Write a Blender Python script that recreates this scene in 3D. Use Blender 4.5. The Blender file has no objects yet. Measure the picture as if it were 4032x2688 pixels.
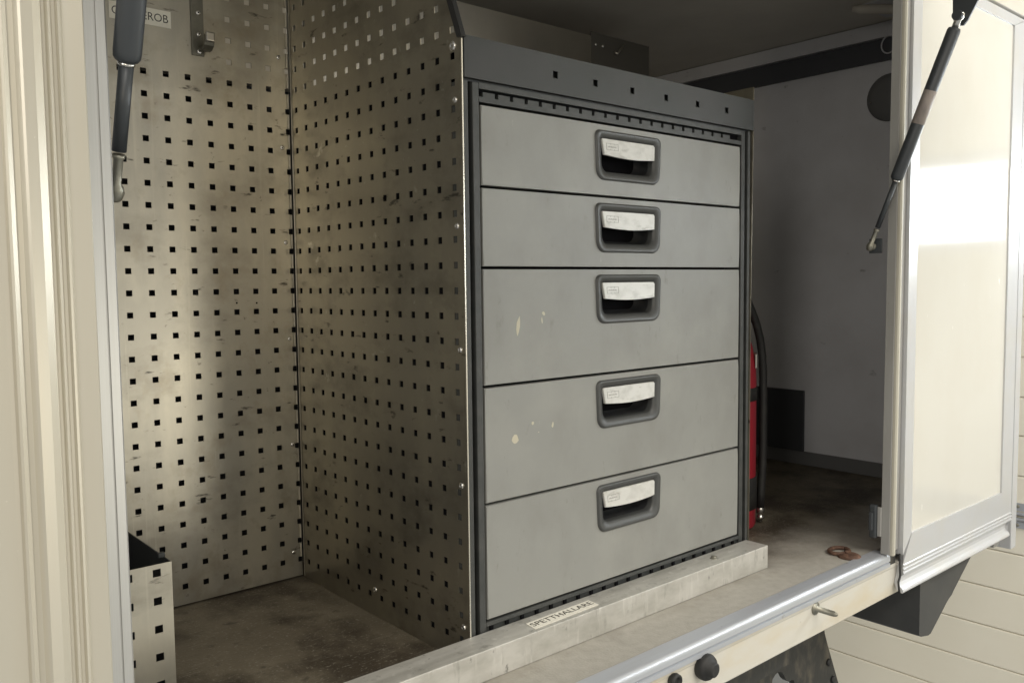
import bpy, bmesh, math, random
from mathutils import Vector, Matrix
random.seed(7)
SC = bpy.context.scene
COL = SC.collection

# ------------------------------------------------------------------ camera
cam_d = bpy.data.cameras.new("camera")
cam = bpy.data.objects.new("camera", cam_d)
COL.objects.link(cam)
RX = (0.75700431, -0.65331038, -0.01140274)
RY = (-0.05376202, -0.04488425, -0.99754451)
RZ = (0.65119438, 0.75575853, -0.06910086)
M = Matrix(((RX[0], -RY[0], -RZ[0], -0.76314), (RX[1], -RY[1], -RZ[1], -1.53729),
            (RX[2], -RY[2], -RZ[2], -0.36864), (0, 0, 0, 1)))
cam.matrix_world = M
cam_d.sensor_width = 36.0
cam_d.lens = 36.0 * 3355.19 / 4032
cam_d.clip_start = 0.05
cam_d.clip_end = 100
SC.camera = cam

# ------------------------------------------------------------------ world and lamps (a workshop hall, plus added lamps)
SC.view_settings.view_transform = 'Standard'
SC.view_settings.look = 'None'
SC.view_settings.exposure = -0.2
SC.view_settings.gamma = 1.0
w = bpy.data.worlds.new("World")
SC.world = w
w.use_nodes = True
bg = w.node_tree.nodes["Background"]
bg.inputs[0].default_value = (1.0, 0.965, 0.89, 1)
bg.inputs[1].default_value = 0.72


def lamp(name, loc, target, sx, sy, power, color):
    d = bpy.data.lights.new(name, 'AREA')
    d.shape = 'RECTANGLE'
    d.size = sx
    d.size_y = sy
    d.energy = power
    d.color = color
    o = bpy.data.objects.new(name, d)
    COL.objects.link(o)
    o.location = loc
    o.rotation_euler = (Vector(target) - Vector(loc)).to_track_quat('-Z', 'Y').to_euler()
    return o


lamp("hall_and_fill_lamp", (0.2, -3.8, 2.15), (0.3, -0.5, -0.6), 3.2, 0.5, 120, (1.0, 0.95, 0.86))
lamp("hall_and_fill_lamp", (-2.35, -4.4, 0.15), (-0.05, 0.0, -0.25), 0.55, 1.7, 27, (1.0, 0.88, 0.68))
lamp("hall_and_fill_lamp", (-2.7, -2.15, 0.55), (1.3, -0.3, -0.4), 0.45, 1.3, 19, (1.0, 0.95, 0.88))  # added fill lamp with no known source, brightens the end wall
lamp("sheen_lamp", (2.05, -6.4, -1.15), (-0.22, 0.0, -0.65), 0.9, 1.4, 32, (1.0, 0.94, 0.80))  # added low lamp, not a real doorway; gives the rear panel its sheen


# ------------------------------------------------------------------ materials
def mat(name, color, rough=0.5, metal=0.0, layers=(), bump=0.0, bscale=200, spec=0.5, coat=0.0, roughvar=0.0, emit=0.0):
    """layers: (color, scale(x,y,z), lo, hi, amount[, detail])"""
    m = bpy.data.materials.new(name)
    m.use_nodes = True
    nt = m.node_tree
    b = nt.nodes["Principled BSDF"]
    b.inputs["Roughness"].default_value = rough
    b.inputs["Metallic"].default_value = metal
    b.inputs["Specular IOR Level"].default_value = spec
    if coat:
        b.inputs["Coat Weight"].default_value = coat
        b.inputs["Coat Roughness"].default_value = 0.03
    tc = nt.nodes.new("ShaderNodeTexCoord")
    cur = None
    last = None
    for i, L in enumerate(layers):
        mp = nt.nodes.new("ShaderNodeMapping")
        mp.inputs["Scale"].default_value = L[1]
        mp.inputs["Location"].default_value = (i * 3.7 + 0.31, i * 1.3, i * 2.9)
        nt.links.new(tc.outputs["Object"], mp.inputs["Vector"])
        n = nt.nodes.new("ShaderNodeTexNoise")
        n.inputs["Scale"].default_value = 1.0
        n.inputs["Detail"].default_value = L[5] if len(L) > 5 else 5
        n.inputs["Roughness"].default_value = 0.6
        nt.links.new(mp.outputs[0], n.inputs["Vector"])
        r = nt.nodes.new("ShaderNodeMapRange")
        r.inputs["From Min"].default_value = L[2]
        r.inputs["From Max"].default_value = L[3]
        r.inputs["To Max"].default_value = L[4]
        nt.links.new(n.outputs["Fac"], r.inputs["Value"])
        last = r.outputs[0]
        mx = nt.nodes.new("ShaderNodeMix")
        mx.data_type = 'RGBA'
        nt.links.new(r.outputs[0], mx.inputs["Factor"])
        if cur is None:
            mx.inputs["A"].default_value = (*color, 1)
        else:
            nt.links.new(cur, mx.inputs["A"])
        mx.inputs["B"].default_value = (*L[0], 1)
        cur = mx.outputs["Result"]
    if cur is None:
        b.inputs["Base Color"].default_value = (*color, 1)
    else:
        nt.links.new(cur, b.inputs["Base Color"])
        if roughvar:
            a = nt.nodes.new("ShaderNodeMath")
            a.operation = 'MULTIPLY_ADD'
            a.inputs[1].default_value = roughvar
            a.inputs[2].default_value = rough
            nt.links.new(last, a.inputs[0])
            nt.links.new(a.outputs[0], b.inputs["Roughness"])
    if bump:
        n = nt.nodes.new("ShaderNodeTexNoise")
        n.inputs["Scale"].default_value = bscale
        n.inputs["Detail"].default_value = 3
        nt.links.new(tc.outputs["Object"], n.inputs["Vector"])
        bp = nt.nodes.new("ShaderNodeBump")
        bp.inputs["Strength"].default_value = bump
        bp.inputs["Distance"].default_value = 0.002
        nt.links.new(n.outputs["Fac"], bp.inputs["Height"])
        nt.links.new(bp.outputs[0], b.inputs["Normal"])
    if emit:
        b.inputs["Emission Color"].default_value = (*color, 1)
        b.inputs["Emission Strength"].default_value = emit
    return m


GALV = mat("galvanised_sheet", (0.40, 0.38, 0.325), 0.32, 0.72, layers=(
    ((0.55, 0.515, 0.42), (8, 8, 3.0), 0.44, 0.66, 0.85, 7),
    ((0.25, 0.23, 0.19), (7, 7, 10), 0.51, 0.70, 0.6, 8),
    ((0.30, 0.26, 0.19), (16, 16, 14), 0.54, 0.70, 0.55, 6),
    ((0.075, 0.068, 0.058), (17, 17, 60), 0.635, 0.70, 0.9, 9),
    ((0.10, 0.09, 0.078), (55, 55, 60), 0.67, 0.74, 0.75, 8),
    ((0.62, 0.59, 0.49), (70, 70, 1.5), 0.62, 0.72, 0.4)), bump=0.14, bscale=22, roughvar=0.12)
GALV2 = mat("dull_galvanised_sheet", (0.34, 0.315, 0.255), 0.28, 0.82, layers=(
    ((0.42, 0.385, 0.30), (7, 7, 3), 0.45, 0.66, 0.85, 7),
    ((0.18, 0.17, 0.14), (7, 7, 11), 0.50, 0.68, 0.7, 8),
    ((0.60, 0.58, 0.51), (26, 26, 30), 0.655, 0.74, 0.7, 9),
    ((0.07, 0.064, 0.056), (20, 20, 60), 0.635, 0.71, 0.85, 9),
    ((0.52, 0.49, 0.42), (150, 150, 150), 0.66, 0.76, 0.5, 3)), bump=0.14, bscale=22, roughvar=0.12)
PLATE = mat("bare_galvanised_plate", (0.50, 0.475, 0.42), 0.30, 0.95, layers=(((0.40, 0.38, 0.34), (6, 6, 3), 0.4, 0.7, 0.8),))
DIMPLATE = mat("dark_dull_plate", (0.10, 0.096, 0.085), 0.5, 0.3)
PALEM = mat("worn_zinc_edge", (0.62, 0.58, 0.48), 0.4, 0.5, layers=(((0.36, 0.33, 0.27), (60, 60, 25), 0.45, 0.68, 0.8),))
SHEET_EDGE = mat("bright_cut_edge", (0.85, 0.82, 0.72), 0.25, 0.9)
CHAR = mat("charcoal_powder_coat", (0.037, 0.040, 0.039), 0.5, 0.0, layers=(((0.064, 0.064, 0.061), (30, 30, 30), 0.4, 0.7, 0.8),), bump=0.05, bscale=900)
CHAR2 = mat("dark_charcoal_powder_coat", (0.028, 0.031, 0.030), 0.48, 0.0, layers=(((0.040, 0.039, 0.040), (9, 9, 9), 0.4, 0.7, 0.8),), bump=0.05, bscale=900)
BLACK = mat("black_gap", (0.005, 0.005, 0.006), 0.9, spec=0.08)
RUBBER = mat("black_rubber", (0.018, 0.018, 0.018), 0.62, layers=(((0.035, 0.034, 0.03), (40, 40, 40), 0.5, 0.75, 0.8),))
DRAWER = mat("grey_drawer_paint", (0.252, 0.254, 0.238), 0.46, 0.0, layers=(
    ((0.205, 0.203, 0.188), (9, 9, 6), 0.46, 0.70, 0.7, 7),
    ((0.17, 0.165, 0.15), (55, 55, 24), 0.63, 0.73, 0.6, 8),
    ((0.42, 0.41, 0.38), (150, 150, 30), 0.72, 0.78, 0.5, 3),
    ((0.33, 0.328, 0.30), (5, 5, 5), 0.5, 0.75, 0.5)), bump=0.06, bscale=1500)
CHIP = mat("cream_paint_chip", (0.50, 0.465, 0.36), 0.6)
BEZEL = mat("grey_plastic_bezel", (0.056, 0.058, 0.057), 0.42, bump=0.04, bscale=1200)
RECESS = mat("black_plastic_recess", (0.022, 0.023, 0.025), 0.5, layers=(((0.055, 0.052, 0.045), (50, 50, 50), 0.5, 0.8, 0.8),))
SILVER = mat("silver_grip", (0.60, 0.595, 0.565), 0.48, 0.2, layers=(
    ((0.46, 0.455, 0.425), (40, 40, 60), 0.45, 0.68, 0.8),
    ((0.20, 0.195, 0.18), (30, 30, 90), 0.60, 0.76, 0.7, 7)))
EMBLEM = mat("embossed_grey", (0.27, 0.265, 0.25), 0.5)
ALU = mat("brushed_aluminium", (0.50, 0.525, 0.57), 0.32, 0.35, layers=(((0.44, 0.45, 0.47), (4, 60, 60), 0.45, 0.7, 0.6), ((0.30, 0.28, 0.25), (60, 60, 60), 0.64, 0.74, 0.6)))
ALU_DIRTY = mat("dirty_aluminium", (0.58, 0.565, 0.525), 0.42, 0.4, layers=(
    ((0.40, 0.39, 0.35), (9, 40, 20), 0.42, 0.66, 0.9, 8),
    ((0.70, 0.685, 0.645), (60, 60, 9), 0.56, 0.70, 0.6, 6),
    ((0.26, 0.25, 0.225), (60, 60, 16), 0.58, 0.72, 0.7, 8),
    ((0.10, 0.095, 0.085), (70, 90, 40), 0.66, 0.74, 0.85, 8)), bump=0.12, bscale=70)
FLOOR = mat("dirty_plywood_floor", (0.135, 0.114, 0.080), 0.62, 0.0, layers=(
    ((0.185, 0.16, 0.115), (8, 10, 8), 0.42, 0.68, 0.9, 8),
    ((0.045, 0.034, 0.022), (5.5, 4.5, 5), 0.45, 0.58, 0.9, 9),
    ((0.05, 0.04, 0.03), (30, 44, 28), 0.58, 0.72, 0.75, 9),
    ((0.28, 0.26, 0.21), (14, 220, 14), 0.62, 0.74, 0.45, 4),
    ((0.34, 0.32, 0.27), (190, 230, 190), 0.58, 0.72, 0.55, 4)), bump=0.35, bscale=260)


def dusty_lit_edge(m):
    """pale trodden dust and painted-in light towards the sill: a worn strip, ragged with noise"""
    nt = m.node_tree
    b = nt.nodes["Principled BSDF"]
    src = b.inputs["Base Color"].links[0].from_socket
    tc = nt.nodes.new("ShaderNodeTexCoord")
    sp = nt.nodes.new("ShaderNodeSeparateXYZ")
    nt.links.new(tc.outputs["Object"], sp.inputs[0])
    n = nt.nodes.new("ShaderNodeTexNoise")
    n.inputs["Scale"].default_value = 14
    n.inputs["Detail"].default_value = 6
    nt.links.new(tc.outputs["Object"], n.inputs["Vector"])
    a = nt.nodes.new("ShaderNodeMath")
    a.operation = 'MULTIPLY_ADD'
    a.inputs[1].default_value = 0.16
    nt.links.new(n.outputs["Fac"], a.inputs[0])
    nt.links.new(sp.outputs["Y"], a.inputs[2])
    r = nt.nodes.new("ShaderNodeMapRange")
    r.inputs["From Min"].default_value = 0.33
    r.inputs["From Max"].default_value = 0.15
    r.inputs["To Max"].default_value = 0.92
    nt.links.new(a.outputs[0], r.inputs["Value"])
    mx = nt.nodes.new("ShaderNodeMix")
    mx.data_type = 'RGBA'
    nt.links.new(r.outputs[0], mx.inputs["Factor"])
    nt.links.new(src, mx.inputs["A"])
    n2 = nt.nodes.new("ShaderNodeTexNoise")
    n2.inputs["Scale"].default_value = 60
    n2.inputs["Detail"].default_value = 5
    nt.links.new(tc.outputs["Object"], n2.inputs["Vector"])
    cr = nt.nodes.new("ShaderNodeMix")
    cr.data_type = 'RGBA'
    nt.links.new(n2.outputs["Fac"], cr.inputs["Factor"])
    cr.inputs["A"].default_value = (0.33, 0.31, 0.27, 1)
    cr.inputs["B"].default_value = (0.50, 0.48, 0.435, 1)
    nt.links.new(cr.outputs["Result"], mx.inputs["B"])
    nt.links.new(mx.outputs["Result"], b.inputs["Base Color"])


dusty_lit_edge(FLOOR)  # worn dust tone that also paints in the brighter light near the opening
CREAM = mat("cream_body_paint", (0.61, 0.585, 0.52), 0.36, 0.0, layers=(
    ((0.58, 0.51, 0.38), (6, 6, 16), 0.47, 0.7, 0.8, 7),
    ((0.35, 0.30, 0.22), (40, 60, 60), 0.70, 0.78, 0.7)), bump=0.03, bscale=80)
POST = mat("anodised_post", (0.54, 0.51, 0.43), 0.30, 0.35, layers=(
    ((0.54, 0.50, 0.41), (60, 60, 1.5), 0.4, 0.7, 0.6),
    ((0.90, 0.88, 0.80), (90, 90, 120), 0.72, 0.76, 0.8)))
POST_GREY = mat("grey_ribbed_aluminium", (0.47, 0.47, 0.455), 0.34, 0.55, layers=(
    ((0.44, 0.44, 0.42), (900, 900, 3), 0.42, 0.62, 0.7),
    ((0.25, 0.22, 0.2), (80, 80, 60), 0.74, 0.78, 0.6)))
FRAMEP = mat("white_frame_paint", (0.58, 0.59, 0.61), 0.33, 0.25, layers=(((0.58, 0.57, 0.54), (8, 8, 8), 0.45, 0.72, 0.7),))
POSTR = mat("worn_grey_post", (0.34, 0.335, 0.32), 0.5, 0.1, layers=(
    ((0.28, 0.27, 0.25), (14, 14, 5), 0.45, 0.7, 0.7), ((0.2, 0.16, 0.1), (60, 60, 60), 0.72, 0.78, 0.7)))
SEAL = mat("cream_seal", (0.50, 0.475, 0.40), 0.6, layers=(((0.45, 0.41, 0.32), (60, 60, 9), 0.5, 0.75, 0.7),))
GLOSS = mat("glossy_white_panel", (0.66, 0.645, 0.59), 0.10, 0.0, spec=0.85, layers=(
    ((0.61, 0.58, 0.51), (3, 3, 2), 0.45, 0.75, 0.7),
    ((0.93, 0.91, 0.86), (45, 45, 14), 0.70, 0.75, 0.8),
    ((0.95, 0.94, 0.9), (160, 160, 120), 0.76, 0.79, 0.9)))
INNER = mat("grey_inner_wall", (0.66, 0.66, 0.68), 0.6, layers=(
    ((0.57, 0.565, 0.575), (5, 5, 5), 0.4, 0.7, 0.8),
    ((0.12, 0.11, 0.105), (20, 14, 24), 0.66, 0.75, 0.7, 6)))
CEIL = mat("compartment_ceiling", (0.68, 0.65, 0.58), 0.6, layers=(((0.58, 0.55, 0.49), (4, 4, 4), 0.4, 0.7, 0.8),))
PALEW = mat("pale_backing_board", (0.60, 0.56, 0.48), 0.6)
DARKP = mat("dark_panel", (0.055, 0.058, 0.064), 0.55)
BANDM = mat("dark_band_grey", (0.07, 0.073, 0.082), 0.55)
SKIRTG = mat("grey_skirting", (0.15, 0.15, 0.148), 0.55)
RED = mat("red_paint", (0.30, 0.022, 0.036), 0.45, layers=(((0.36, 0.015, 0.025), (20, 20, 8), 0.45, 0.7, 0.7),))
STEEL = mat("bright_steel", (0.72, 0.71, 0.68), 0.25, 0.95)
STEEL_D = mat("dull_steel", (0.33, 0.32, 0.27), 0.45, 0.8, layers=(((0.2, 0.19, 0.15), (60, 60, 60), 0.45, 0.7, 0.8),))
HOOKM = mat("hook_strip_steel", (0.17, 0.165, 0.135), 0.45, 0.6, layers=(((0.24, 0.23, 0.19), (60, 60, 40), 0.45, 0.7, 0.8),))
RUST = mat("rusty_iron", (0.10, 0.055, 0.038), 0.75, 0.2, layers=(((0.23, 0.13, 0.085), (90, 90, 90), 0.45, 0.7, 0.9),), bump=0.4, bscale=300)
STRUT = mat("black_strut_paint", (0.05, 0.056, 0.062), 0.40, 0.1)
STRUTLAB = mat("worn_strut_label", (0.30, 0.26, 0.235), 0.5, layers=(((0.16, 0.145, 0.14), (60, 60, 14), 0.45, 0.7, 0.8),))
PAPER = mat("label_tape", (0.90, 0.87, 0.76), 0.6, layers=(((0.80, 0.75, 0.62), (40, 40, 40), 0.45, 0.7, 0.6),))
PAPERB = mat("bright_label_tape", (0.82, 0.79, 0.70), 0.55)
INK = mat("black_print", (0.03, 0.028, 0.024), 0.6)
CHASSIS = mat("dirty_black_chassis", (0.036, 0.036, 0.033), 0.6, layers=(((0.12, 0.105, 0.08), (26, 26, 14), 0.48, 0.68, 0.8, 8),), bump=0.3, bscale=90)
FLAP = mat("black_mudguard", (0.05, 0.052, 0.053), 0.55, layers=(((0.07, 0.07, 0.067), (9, 9, 9), 0.4, 0.7, 0.8),), bump=0.05, bscale=400)
DOORW = mat("cream_door_panel", (0.92, 0.88, 0.76), 0.5, layers=(((0.89, 0.845, 0.71), (2, 2, 2), 0.4, 0.7, 0.8), ((0.5, 0.42, 0.28), (40, 40, 40), 0.74, 0.8, 0.5)), bump=0.05, bscale=500)
CONC = mat("concrete_floor", (0.33, 0.35, 0.37), 0.5, layers=(((0.25, 0.26, 0.27), (3, 3, 3), 0.4, 0.7, 0.8),))
PANE = mat("daylight_pane", (0.90, 0.96, 1.0), 0.2, emit=16.0)


# ------------------------------------------------------------------ helpers
class MB:
    def __init__(s):
        s.b = bmesh.new()
        s.mats = []
        s.mi = 0

    def use(s, m):
        if m not in s.mats:
            s.mats.append(m)
        s.mi = s.mats.index(m)
        return s

    def face(s, vs):
        try:
            f = s.b.faces.new(vs)
            f.material_index = s.mi
            return f
        except ValueError:
            return None

    def box(s, x0, x1, y0, y1, z0, z1, bev=0.0, seg=2):
        v = [s.b.verts.new((x, y, z)) for x in (x0, x1) for y in (y0, y1) for z in (z0, z1)]
        fs = [s.face([v[i] for i in q]) for q in ((0, 1, 3, 2), (4, 6, 7, 5), (0, 4, 5, 1), (2, 3, 7, 6), (0, 2, 6, 4), (1, 5, 7, 3))]
        if bev:
            es = list({e for f in fs for e in f.edges})
            r = bmesh.ops.bevel(s.b, geom=es, offset=bev, segments=seg, profile=0.6, affect='EDGES')
            for f in r['faces']:
                f.material_index = s.mi
        return s

    def prism(s, pts, axis, a0, a1, smooth=False):
        """closed outline pts (2d) extruded along axis ('x': pts=(y,z); 'y': (x,z); 'z': (x,y))"""
        def P(p, a):
            return {'x': (a, p[0], p[1]), 'y': (p[0], a, p[1]), 'z': (p[0], p[1], a)}[axis]
        A = [s.b.verts.new(P(p, a0)) for p in pts]
        B = [s.b.verts.new(P(p, a1)) for p in pts]
        n = len(pts)
        for i in range(n):
            f = s.face([A[i], A[(i + 1) % n], B[(i + 1) % n], B[i]])
            if f and smooth:
                f.smooth = True
        s.face(A)
        s.face(B[::-1])
        return s

    def tube(s, pts, r, n=16, cap=True):
        """round tube through pts; r a number or a list"""
        pts = [Vector(p) for p in pts]
        rs = r if isinstance(r, (list, tuple)) else [r] * len(pts)
        rings = []
        up = None
        for i, p in enumerate(pts):
            a = pts[max(i - 1, 0)]
            c = pts[min(i + 1, len(pts) - 1)]
            t = (c - a).normalized()
            if up is None:
                up = Vector((0, 0, 1)) if abs(t.z) < 0.9 else Vector((1, 0, 0))
            u = (up - t * up.dot(t)).normalized()
            up = u
            v = t.cross(u)
            rings.append([s.b.verts.new(p + (u * math.cos(k * 2 * math.pi / n) + v * math.sin(k * 2 * math.pi / n)) * rs[i]) for k in range(n)])
        for A, B in zip(rings, rings[1:]):
            for k in range(n):
                f = s.face([A[k], A[(k + 1) % n], B[(k + 1) % n], B[k]])
                if f:
                    f.smooth = True
        if cap:
            s.face(rings[0][::-1])
            s.face(rings[-1])
        return s

    def lathe(s, base, axis, prof, n=20):
        """prof: (distance along axis, radius)"""
        base = Vector(base)
        axis = Vector(axis).normalized()
        return s.tube_prof(base, axis, prof, n)

    def tube_prof(s, base, t, prof, n):
        up = Vector((0, 0, 1)) if abs(t.z) < 0.9 else Vector((1, 0, 0))
        u = (up - t * up.dot(t)).normalized()
        v = t.cross(u)
        rings = []
        for d, r in prof:
            rings.append([s.b.verts.new(base + t * d + (u * math.cos(k * 2 * math.pi / n) + v * math.sin(k * 2 * math.pi / n)) * max(r, 1e-5)) for k in range(n)])
        for A, B in zip(rings, rings[1:]):
            for k in range(n):
                f = s.face([A[k], A[(k + 1) % n], B[(k + 1) % n], B[k]])
                if f:
                    f.smooth = True
        s.face(rings[0][::-1])
        s.face(rings[-1])
        return s

    def sheet(s, fn, us, vs, holes, th):
        """perforated sheet; fn(u, v, d) -> point, us / vs sorted grid lines, holes a set of (i, j) cells left open"""
        nu, nv = len(us), len(vs)
        F = [[s.b.verts.new(fn(u, v, 0)) for v in vs] for u in us]
        K = [[s.b.verts.new(fn(u, v, th)) for v in vs] for u in us]
        for i in range(nu - 1):
            for j in range(nv - 1):
                if (i, j) in holes:
                    q = [(i, j), (i + 1, j), (i + 1, j + 1), (i, j + 1)]
                    for a, b in zip(q, q[1:] + q[:1]):
                        s.face([F[a[0]][a[1]], F[b[0]][b[1]], K[b[0]][b[1]], K[a[0]][a[1]]])
                else:
                    s.face([F[i][j], F[i + 1][j], F[i + 1][j + 1], F[i][j + 1]])
                    s.face([K[i][j], K[i][j + 1], K[i + 1][j + 1], K[i + 1][j]])
        for j in range(nv - 1):
            s.face([F[0][j], F[0][j + 1], K[0][j + 1], K[0][j]])
            s.face([F[-1][j], K[-1][j], K[-1][j + 1], F[-1][j + 1]])
        for i in range(nu - 1):
            s.face([F[i][0], K[i][0], K[i + 1][0], F[i + 1][0]])
            s.face([F[i][-1], F[i + 1][-1], K[i + 1][-1], K[i][-1]])
        return s

    def build(s, name, m, parent=None, base=None):
        base = Vector(base if base is not None else (tuple(parent['_b']) if parent else (0, 0, 0)))
        bmesh.ops.remove_doubles(s.b, verts=s.b.verts, dist=1e-6)
        bmesh.ops.recalc_face_normals(s.b, faces=s.b.faces)
        bmesh.ops.translate(s.b, verts=s.b.verts, vec=-base)
        me = bpy.data.meshes.new(name)
        s.b.to_mesh(me)
        s.b.free()
        for k in (s.mats or [m]):
            me.materials.append(k)
        o = bpy.data.objects.new(name, me)
        COL.objects.link(o)
        o['_b'] = tuple(base)
        if parent:
            o.parent = parent
        else:
            o.location = base
        return o


def tag(o, label, cat, group=None):
    o['label'] = label
    o['category'] = cat
    if group:
        o['group'] = group
    return o


def thing(name, base, label, cat, group=None):
    o = bpy.data.objects.new(name, None)
    COL.objects.link(o)
    o.location = base
    o.empty_display_size = 0.05
    o['_b'] = tuple(base)
    return tag(o, label, cat, group)


def struct(name, mb, m):
    o = mb.build(name, m)
    o['kind'] = 'structure'
    return o


def box(name, m, parent, x0, x1, y0, y1, z0, z1, bev=0.0):
    return MB().box(x0, x1, y0, y1, z0, z1, bev).build(name, m, parent)


def text_mesh(name, body, mw, size, m, parent, width=None):
    cu = bpy.data.curves.new(name, 'FONT')
    cu.body = body
    cu.size = size
    cu.offset = -0.0001 * size / 0.02
    cu.extrude = 0.0001
    cu.resolution_u = 3
    to = bpy.data.objects.new(name, cu)
    COL.objects.link(to)
    bpy.context.view_layer.update()
    dg = bpy.context.evaluated_depsgraph_get()
    me = bpy.data.meshes.new_from_object(to.evaluated_get(dg))
    bpy.data.objects.remove(to)
    xs = [v.co.x for v in me.vertices]
    x0, x1 = min(xs), max(xs)
    k = (width / (x1 - x0)) if width else 1.0
    base = Vector(tuple(parent['_b']))
    for v in me.vertices:
        c = Vector(((v.co.x - x0) * k, v.co.y, v.co.z))
        v.co = mw @ c - base
    me.materials.clear()
    me.materials.append(m)
    o = bpy.data.objects.new(name, me)
    COL.objects.link(o)
    o['_b'] = tuple(base)
    o.parent = parent
    return o


def rpoly(x0, x1, z0, z1, rt, rb, tap=0.0, n=5):
    """rounded outline, tap narrows the bottom"""
    out = []
    for (cx, cz, r, a0, sx) in ((x1 - rt, z1 - rt, rt, 0, 0), (x0 + rt, z1 - rt, rt, 90, 0), (x0 + rb, z0 + rb, rb, 180, 1), (x1 - rb, z0 + rb, rb, 270, -1)):
        for k in range(n + 1):
            a = math.radians(a0 + 90 * k / n)
            x = cx + r * math.cos(a)
            z = cz + r * math.sin(a)
            f = (z1 - z) / (z1 - z0)
            mid = (x0 + x1) / 2
            out.append((x - (1 if x > mid else -1) * tap * f, z))
    return out


def grid(a0, a1, centres, half):
    g = {round(a0, 6), round(a1, 6)}
    for c in centres:
        for q in (c - half, c + half):
            if a0 < q < a1:
                g.add(round(q, 6))
    g = sorted(g)
    cells = {}
    for i in range(len(g) - 1):
        mid = (g[i] + g[i + 1]) / 2
        for k, c in enumerate(centres):
            if abs(mid - c) < half:
                cells[i] = k
    return g, cells


ZF = -0.949          # compartment floor
P = 0.038            # perforation pitch

# ------------------------------------------------------------------ setting: hall floor
struct('ground', MB().box(-9, 9, -9, 9, -2.0, -1.95), CONC)

# ------------------------------------------------------------------ truck body
truck = thing('truck_body', (0.0, -0.70, -1.0), 'cream and aluminium truck body with an open side compartment', 'truck body')
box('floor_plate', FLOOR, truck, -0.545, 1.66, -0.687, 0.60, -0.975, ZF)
box('ceiling', CEIL, truck, -0.545, 1.66, -0.70, 0.60, 0.350, 0.375)
box('left_wall', INNER, truck, -0.575, -0.546, -0.69, 0.60, -0.975, 0.375)
box('rear_wall', CEIL, truck, -0.575, 1.66, 0.601, 0.62, -0.975, 0.375)
ew = box('end_wall', INNER, truck, 1.651, 1.668, -0.69, 0.60, -0.975, 0.375)
box('skirting', SKIRTG, ew, 1.645, 1.650, -0.69, 0.60, -0.9485, -0.906, 0.001)
box('dark_band', BANDM, ew, 1.640, 1.650, -0.69, 0.60, 0.243, 0.304, 0.001)  # darker strip along the end wall below the top rail
box('top_rail', INNER, ew, 1.630, 1.650, -0.69, 0.60, 0.306, 0.348, 0.002)
# skirt below the compartment and the aluminium sill on top of it
sk = MB().prism([(-0.700, -0.976), (-0.7165, -0.976), (-0.7165, -0.982), (-0.715, -0.986), (-0.715, -1.042), (-0.711, -1.046), (-0.700, -1.046)], 'x', -0.60, 1.60).build('skirt_panel', CREAM, truck)
nose = [(-0.688, -0.975), (-0.688, -0.9464), (-0.689, -0.946), (-0.7085, -0.9465)]
for k in range(8):
    a = math.radians(90 - k * 12.85)
    nose.append((-0.7125 - 0.0095 * math.cos(a), -0.9565 + 0.0095 * math.sin(a)))
nose += [(-0.7222, -0.9630), (-0.7185, -0.9640), (-0.7185, -0.9660), (-0.7222, -0.9672), (-0.7222, -0.9745), (-0.715, -0.9755)]
MB().prism(nose, 'x', -0.545, 0.984).build('sill_profile', ALU, truck)
# small fittings on the skirt
q = MB()
q.lathe((0.345, -0.715, -0.9925), (0, -1, 0), [(0, 0.020), (0.004, 0.0215), (0.012, 0.0215), (0.017, 0.019), (0.018, 0.013), (0.026, 0.012), (0.028, 0.009)], 24)
q.build('rubber_buffer', RUBBER, truck)
q = MB()
q.lathe((0.268, -0.715, -0.992), (0, -1, 0), [(0, 0.0105), (0.006, 0.0125), (0.012, 0.0115), (0.013, 0.008), (0.008, 0.007)], 18)
q.build('rubber_buffer', RUBBER, truck)
q = MB()
q.lathe((0.205, -0.715, -0.992), (0, -1, 0), [(0, 0.0105), (0.006, 0.0125), (0.012, 0.0115), (0.013, 0.008), (0.008, 0.007)], 18)
q.build('rubber_buffer', RUBBER, truck)
q = MB()
q.lathe((0.6955, -0.715, -0.990), (0, -1, 0), [(0, 0.0125), (0.0025, 0.0125), (0.003, 0.0055), (0.038, 0.0052), (0.044, 0.0036), (0.046, 0.001)], 16)
q.build('locating_pin', STEEL_D, truck)

# right post (outline in x, y)
pr = MB()
rpo = pr.prism([(0.965, -0.7064), (0.965, -0.7235), (0.967, -0.725), (0.9815, -0.725), (0.9825, -0.716), (1.022, -0.716), (1.022, -0.7064)], 'z', -0.945, 0.345).build('right_post', POSTR, truck)
rp = [(0.9662, -0.7253), (0.9662, -0.7300), (0.9685, -0.7330), (0.9715, -0.7325), (0.9725, -0.7295), (0.9745, -0.7310), (0.9785, -0.7310), (0.9800, -0.7285), (0.9800, -0.7253)]
rse = MB().prism(rp, 'z', -0.945, 0.345).build('post_seal', SEAL, truck)
for o in (rpo, rse):                       # the post stands slightly off plumb
    for v in o.data.vertices:
        v.co.y -= 0.0046 * (v.co.z + 1.0 - 0.949 + 0.949) / 1.25
lt = MB()
lt.box(0.952, 0.9645, -0.704, -0.690, -0.912, -0.842, 0.003)
lt.box(0.945, 0.9525, -0.700, -0.692, -0.895, -0.857, 0.002)
lt.build('latch_plate', STRUT, truck)
lt = MB()
lt.box(0.9585, 0.9645, -0.712, -0.7045, -0.908, -0.846, 0.001)
lt.build('latch_shim', POSTR, truck)
jb = MB()
jb.box(0.986, 1.022, -0.7155, -0.700, -0.985, -0.9455, 0.002)
jb.build('corner_filler', CHASSIS, truck)

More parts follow.
